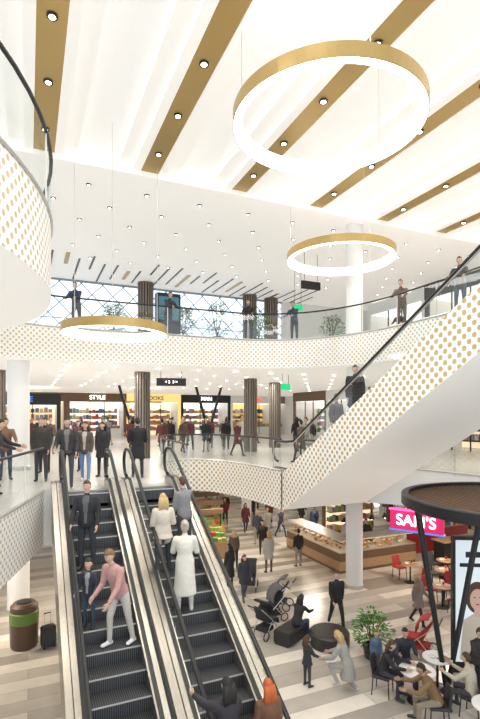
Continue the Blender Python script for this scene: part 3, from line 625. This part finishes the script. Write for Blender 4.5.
plant(6.2,20.1,.5,1.6,DARK,Z2,.45); plant(7.7,19.9,.6,1.9,DARK,Z2,.45); plant(9.6,19.6,.5,1.6,DARK,Z2,.45); plant(12.9,18.6,.5,1.5,DARK,Z2,.45); plant(3.2,19.9,.45,1.4,DARK,Z2,.45)
mb=MB(); br_=mat('bin_brown',(.13,.075,.045),.45); gr_=mat('bin_green',(.16,.26,.05),.5)
mb.lathe([(.36,0),(.38,.05),(.40,.72)],br_,n=28); mb.lathe([(.405,.72),(.41,1.02),(.38,1.05)],gr_,n=28); mb.lathe([(.38,1.04),(.38,1.2),(.30,1.28),(.02,1.30)],br_,n=28); mb.lathe([(.22,1.285),(.20,1.315)],DARK,n=20)
mb.obj('litter_bin',loc=(-.1,15.5,0),smooth=True)
def suitcase(x,y,rz,c,z=0):
    mt=mat('case_%.2f'%c[0],c,.35); mb=MB()
    mb.rings([[(a*k,b*k,zz) for a,b in ((-.2,-.1),(-.17,-.13),(.17,-.13),(.2,-.1),(.2,.1),(.17,.13),(-.17,.13),(-.2,.1))] for zz,k in ((.06,.85),(.09,1),(.6,1),(.64,.85))],mt)
    for a in (-.15,.15):
        for b in (-.09,.09): mb.ball((a,b,.03),.03,DARK,(1,.6,1),8,6)
    for a in (-.09,.09): mb.tube([(a,.08,.62),(a,.08,.98)],.008,STEEL2,6)
    mb.tube([(-.1,.08,.98),(.1,.08,.98)],.014,DARK,6); mb.obj('suitcase',loc=(x,y,z),rz=rz)
suitcase(.55,15.1,.3,(.03,.03,.035)); suitcase(1.05,15.5,.6,(.12,.02,.02))
def stroller(x,y,rz,c=(.03,.03,.035),c2=(.03,.03,.03)):
    e=empty('stroller',(x,y,0),rz); mt=mat('fabric_%.2f_%.2f'%c[:2],c,.8); m2=mat('fabric_%.2f_%.2f'%c2[:2],c2,.8)
    mb=MB()
    for wx in (-.27,.27):
        for wy,r in ((-.32,.13),(.36,.10)):
            mb.tube([(wx,wy+r*math.cos(2*math.pi*j/18),r+.018+r*math.sin(2*math.pi*j/18)) for j in range(18)],.018,BLACK,6,loop=True)
            for j in range(3):
                a=j*math.pi/3; mb.tube([(wx,wy+r*math.cos(a),r+.012+r*math.sin(a)),(wx,wy-r*math.cos(a),r+.012-r*math.sin(a))],.006,STEEL2,4)
    mb.obj('wheels',e,smooth=True); mb=MB()
    for wx in (-.26,.26):
        mb.tube([(wx,.36,.12),(wx,.1,.45),(wx,-.35,.85),(wx,-.55,1.02)],.014,STEEL2,6); mb.tube([(wx,-.32,.14),(wx,.02,.52)],.014,STEEL2,6)
    mb.tube([(-.26,-.55,1.02),(.26,-.55,1.02)],.02,BLACK,8); mb.tube([(-.27,-.32,.14),(.27,-.32,.14)],.012,STEEL2,6); mb.obj('frame',e)
    mb=MB(); X=.22
    rs=[]
    for yy,z0,z1 in ((.42,.30,.34),(.38,.42,.50),(.05,.40,.52),(-.12,.48,.70),(-.30,.85,.95)): rs.append([(-X,yy,z0),(X,yy,z0),(X,yy,z1),(-X,yy,z1)])
    mb.rings(rs,mt)
    rs=[]
    for t in range(0,101,20):
        a=math.radians(t); rs.append([(-.25,-.30+.02+.36*math.sin(a)*1.0,.72+.40*math.cos(a)),(-.22,-.28+.38*math.sin(a),.74+.42*math.cos(a)),(.22,-.28+.38*math.sin(a),.74+.42*math.cos(a)),(.25,-.28+.36*math.sin(a),.72+.40*math.cos(a)),(.22,-.26+.34*math.sin(a),.70+.38*math.cos(a)),(-.22,-.26+.34*math.sin(a),.70+.38*math.cos(a))])
    mb.rings(rs,m2); mb.box((-.2,-.25,.2),(.2,.15,.32),mt); mb.obj('seat_and_canopy',e)
stroller(6.7,13.2,-1.1); stroller(8.1,14.9,.8,(.04,.04,.05),(.12,.12,.13)); stroller(7.4,14.1,1.6,(.03,.03,.035),(.10,.10,.11)); stroller(10.2,10.4,.6,(.45,.04,.04),(.5,.06,.05)); stroller(7.9,16.9,2.6)
# bakery kiosk
e=empty('bakery_counter',(12.2,17.0,0)); mb=MB()
for (a,b) in (((0,0),(4.2,.9)),((0,.9),(.9,4.6))):
    mb.box((a[0],a[1],0),(b[0],b[1],.85),DWOOD); mb.box((a[0]-.02,a[1]-.02,.12),(b[0]+.02,b[1]+.02,.5),WOOD)
    mb.box((a[0],a[1],.85),(b[0],b[1],.9),STEEL2); mb.box((a[0],a[1],1.36),(b[0],b[1],1.40),STEEL2)
    mb.box((a[0]+.05,a[1]+.05,1.33),(b[0]-.05,b[1]-.05,1.355),WARM)
mb.obj('counter_body',e); mb=MB()
mb.poly([(0,0,.9),(4.2,0,.9),(4.2,0,1.36),(0,0,1.36)],SHOPG); mb.poly([(0,0,.9),(0,5.5,.9),(0,5.5,1.36),(0,0,1.36)],SHOPG); mb.obj('case_glass',e)
mb=MB(); bread=[mat('bread_%d'%i,c,.7) for i,c in enumerate([(.5,.25,.08),(.62,.38,.15),(.35,.15,.05),(.7,.55,.35)])]
for i in range(60): mb.ball((.15+R.random()*3.9,.15+R.random()*.55,.95+R.choice((0,.18))),.07,R.choice(bread),(1.2,.8,.7),8,6)
for i in range(50): mb.ball((.15+R.random()*.55,.9+R.random()*3.6,.95+R.choice((0,.18))),.07,R.choice(bread),(1,1,.7),8,6)
mb.obj('pastries',e)
mb=MB(); mb.box((1.2,3.0,0),(4.2,3.2,2.6),DWOOD); mb.box((1.1,2.7,2.5),(4.2,3.0,2.9),DARK)
for k in range(3): mb.box((1.3,2.6,1.1+.45*k),(4.0,3.0,1.14+.45*k),WOOD); goods(mb,1.3,4.0,2.65,2.95,1.14+.45*k,.3,16)
mb.box((1.3,2.95,1.0),(4.0,2.99,2.5),WARM); mb.obj('back_shelf',e)
mb=MB()
for i in range(6):
    x,y=(.5+i*.75,.4); mb.tube([(x,y,2.3),(x,y,3.58)],.008,DARK,5); mb.lathe([(.03,.22),(.14,.0),(.13,.0)],DARK,(x,y,2.1),14); mb.ball((x,y,2.12),.06,DOWN)
mb.obj('pendant_lamps',e)
# restaurant sign and bar
e=empty('restaurant_sign',(12.75,13.2,2.95),-math.radians(62)); mb=MB(); mb.box((-.95,0,-.36),(.95,.12,.36),mat('sign_magenta',(.45,.015,.10),.4,em=.45,emc=(1,.03,.2))); mb.box((-.98,-.02,.34),(.98,.14,.40),PINK); mb.box((-.98,-.02,-.40),(.98,.14,-.34),mat('sign_blue_edge',(.02,.08,.4),.4,em=.8,emc=(.1,.3,1)))
for a in (-.8,.8): mb.tube([(a,.06,.38),(a,.06,.66)],.015,DARK,6)
mb.obj('sign_box',e); text(e,"SAM'S",.56,(0,-.03,0),(math.pi/2,0,0),NWH)
e=empty('restaurant_bar',(16.9,15.8,0)); mb=MB(); mb.box((0,0,0),(4,.6,1.1),DARK); mb.box((-.05,-.1,1.1),(4,.7,1.15),WOOD); mb.box((0,2.2,0),(4,2.3,3.2),mat('red_tile',(.35,.03,.03),.3))
for k in range(3): mb.box((.2,1.9,1.2+.5*k),(3.8,2.2,1.24+.5*k),WOOD); goods(mb,.2,3.8,1.95,2.15,1.24+.5*k,.35,20)
mb.box((0,.1,2.5),(4,.2,3.1),WARM); mb.obj('bar',e)
# canopy kiosk
CG=mat('canopy_deck_bronze',(.16,.11,.065),.45,.3)
e=empty('round_canopy',(10,7.2,0)); mb=MB(); r=2.5
mb.rings([[(q*math.cos(2*math.pi*j/56),q*math.sin(2*math.pi*j/56),z) for j in range(56)] for q,z in ((r-.14,4.72),(r,4.72),(r+.02,4.74),(r+.02,4.95),(r,4.97),(r-.14,4.97),(r-.14,4.72))],DARK,close=False)
mb.lathe([(r-.14,4.80),(r-.14,4.82),(.02,4.82)],CG,n=56); mb.obj('canopy_disc',e,smooth=True)
mb=MB()
for i in range(31):
    xx=-r+.24+i*(2*r-.48)/30; hh=math.sqrt(max(.01,(r-.15)**2-xx*xx)); mb.box((xx-.02,-hh,4.82),(xx+.02,hh,4.90),DWOOD)
for base,tops in (((-.6,1.5,0),((-1.4,1.7,4.76),(.7,1.5,4.76))),((1.3,-1.2,0),((.4,-1.6,4.76),(1.9,-.6,4.76)))):
    for t in tops: mb.tube([base,t],[.06,.08],DARK,10)
    mb.lathe([(.16,0),(.16,.03),(.08,.06)],DARK,base,14)
mb.obj('legs_and_slats',e)
# digital poster totem
e=empty('advertising_totem',(10.8,9.0,0),-math.radians(28)); mb=MB(); mb.box((-.62,0,0),(.62,.16,3.6),DARK); mb.obj('frame',e)
mb=MB(); scr=mat('poster_screen',(.55,.62,.64),.4,em=.45,emc=(.8,.9,.95)); mb.box((-.55,-.012,.3),(.55,0,3.5),scr); mb.obj('screen',e)
mb=MB(); pk=mat('poster_skin',(.65,.42,.32),.5,em=.15); ph=mat('poster_hair',(.12,.05,.03),.6); pc=mat('poster_clothes',(.65,.56,.45),.6,em=.1)
def disc(cx,cz,rx,rz_,y,mt,n=28): mb.poly([(cx+rx*math.cos(2*math.pi*j/n),y,cz+rz_*math.sin(2*math.pi*j/n)) for j in range(n)],mt)
disc(0,2.0,.30,.42,-.014,ph); disc(0,1.95,.19,.28,-.018,pk); mb.poly([(-.08,-.017,1.5),(.08,-.017,1.5),(.08,-.017,1.75),(-.08,-.017,1.75)],pk); mb.poly([(-.45,-.016,.35),(.45,-.016,.35),(.36,-.016,1.4),(.1,-.016,1.58),(-.1,-.016,1.58),(-.36,-.016,1.4)],pc)
disc(-.07,2.0,.03,.013,-.02,ph); disc(.07,2.0,.03,.013,-.02,ph); disc(0,1.82,.05,.018,-.02,PAL[0]); mb.box((-.45,-.018,2.8),(.45,-.013,2.9),DARK); mb.box((-.3,-.018,3.05),(.3,-.013,3.2),DARK); mb.obj('poster_print',e,fix=False)
# market stalls with produce
for (x,y) in ((7.7,21.6),(8.6,24.0),(9.4,26.6),(10.2,29.6),(6.8,27),(5.0,22.2),(10.8,35),(5.6,24.8)):
    mb=MB(); mb.box((-1,-.5,0),(1,.5,.75),WOOD)
    for k in range(3): mb.box((-1,-.45+.3*k,.75+.18*k),(1,-.15+.3*k,.8+.18*k),WOOD); goods(mb,-1,1,-.43+.3*k,-.17+.3*k,.8+.18*k,.2,9,PROD)
    for a in (-.95,.95): mb.tube([(a,.45,0),(a,.45,2.1)],.03,DARK,6)
    mb.box((-1.05,.3,1.95),(1.05,.5,2.2),R.choice((PAL[3],DARK,DWOOD))); mb.obj('market_stall',loc=(x,y,0),rz=R.uniform(-.3,.3))
def hsign(name,x,y,z,w,h,mt,ztop,rz=0,txt=None):
    e=empty(name,(x,y,z),rz); mb=MB(); mb.box((-w/2,-.05,-h/2),(w/2,.05,h/2),mt)
    for a in (-w*.35,w*.35): mb.tube([(a,0,h/2),(a,0,ztop-z)],.012,DARK,5)
    mb.obj('sign_board',e)
    if txt: text(e,txt,h*.5,(0,-.07,0),(math.pi/2,0,0),NWH)
GREEN=mat('exit_green',(.0,.35,.12),.5,em=.8,emc=(0,.6,.2))
hsign('direction_sign',5.6,19.9,8.2,1.25,.33,DARK,Z2-1.12,-.3,'< 2  3 >'); hsign('exit_sign',11.0,19.6,8.1,.45,.28,GREEN,Z2-1.12)
hsign('direction_sign',12.0,19.0,12.8,1.0,.36,DARK,ZC); hsign('exit_sign',12.2,20.5,12.1,.5,.25,GREEN,ZC)
mb=MB(); mb.box((-.5,-.2,0),(.5,.2,2.0),DARK); mb.box((-.42,-.22,.9),(.42,-.2,1.85),mat('kiosk_screen',(.03,.10,.14),.3,em=.2,emc=(.1,.4,.5))); mb.obj('information_kiosk',loc=(5.3,19.4,Z2))
# ---------------------------------------------------------------- lights
def area(name,x,y,z,sx,sy,p,col=(1,.96,.9)):
    l=bpy.data.lights.new(name,'AREA'); l.shape='RECTANGLE'; l.size=sx; l.size_y=sy; l.energy=p; l.color=col
    o=bpy.data.objects.new(name,l); C.objects.link(o); o.location=(x,y,z); return o
def spot(x,y,z,p,col=(1,.95,.88),ang=130):
    l=bpy.data.lights.new('downlight_spot','SPOT'); l.energy=p; l.color=col; l.spot_size=math.radians(ang); l.spot_blend=.9; l.shadow_soft_size=.12
    o=bpy.data.objects.new('downlight_spot',l); C.objects.link(o); o.location=(x,y,z)
for k in range(0,6):
    for y in (1.9,5.8,9.7,13.6): spot(.42+3.03*k,y,ZC-.12,300,(1,.94,.86))
for x in (-1,4,9,14): spot(x,21,ZC-.12,260)
for x,y in ((3,24),(12,24),(8,33),(17,12),(-5,12),(3,20.5)): area('mezzanine_fill_light',x,y,Z2-1.15,1.2,1.2,110)  # added fill lights under the upper slab, no actual panels there
for x,y in ((3,18),(14,22),(8,30),(15.5,14),(17,7),(-2,16),(8.5,21.5)): area('ground_fill_light',x,y,Z1-1.33,1.0,1.0,140,(1,.89,.75))  # added warm fill for the ground floor, not actual ceiling panels
w=bpy.data.worlds.new('sky'); sc.world=w; w.use_nodes=True; w.node_tree.nodes['Background'].inputs[0].default_value=(.80,.90,1,1); w.node_tree.nodes['Background'].inputs[1].default_value=1.6
cam=bpy.data.cameras.new('camera'); co=bpy.data.objects.new('camera',cam)
C.objects.link(co); sc.camera=co
co.location=(0,0,6.8); co.rotation_euler=(math.radians(90),0,-math.radians(23.87))
cam.sensor_fit='VERTICAL'; cam.sensor_height=36; cam.lens=24; cam.shift_y=0.077; cam.clip_start=.05
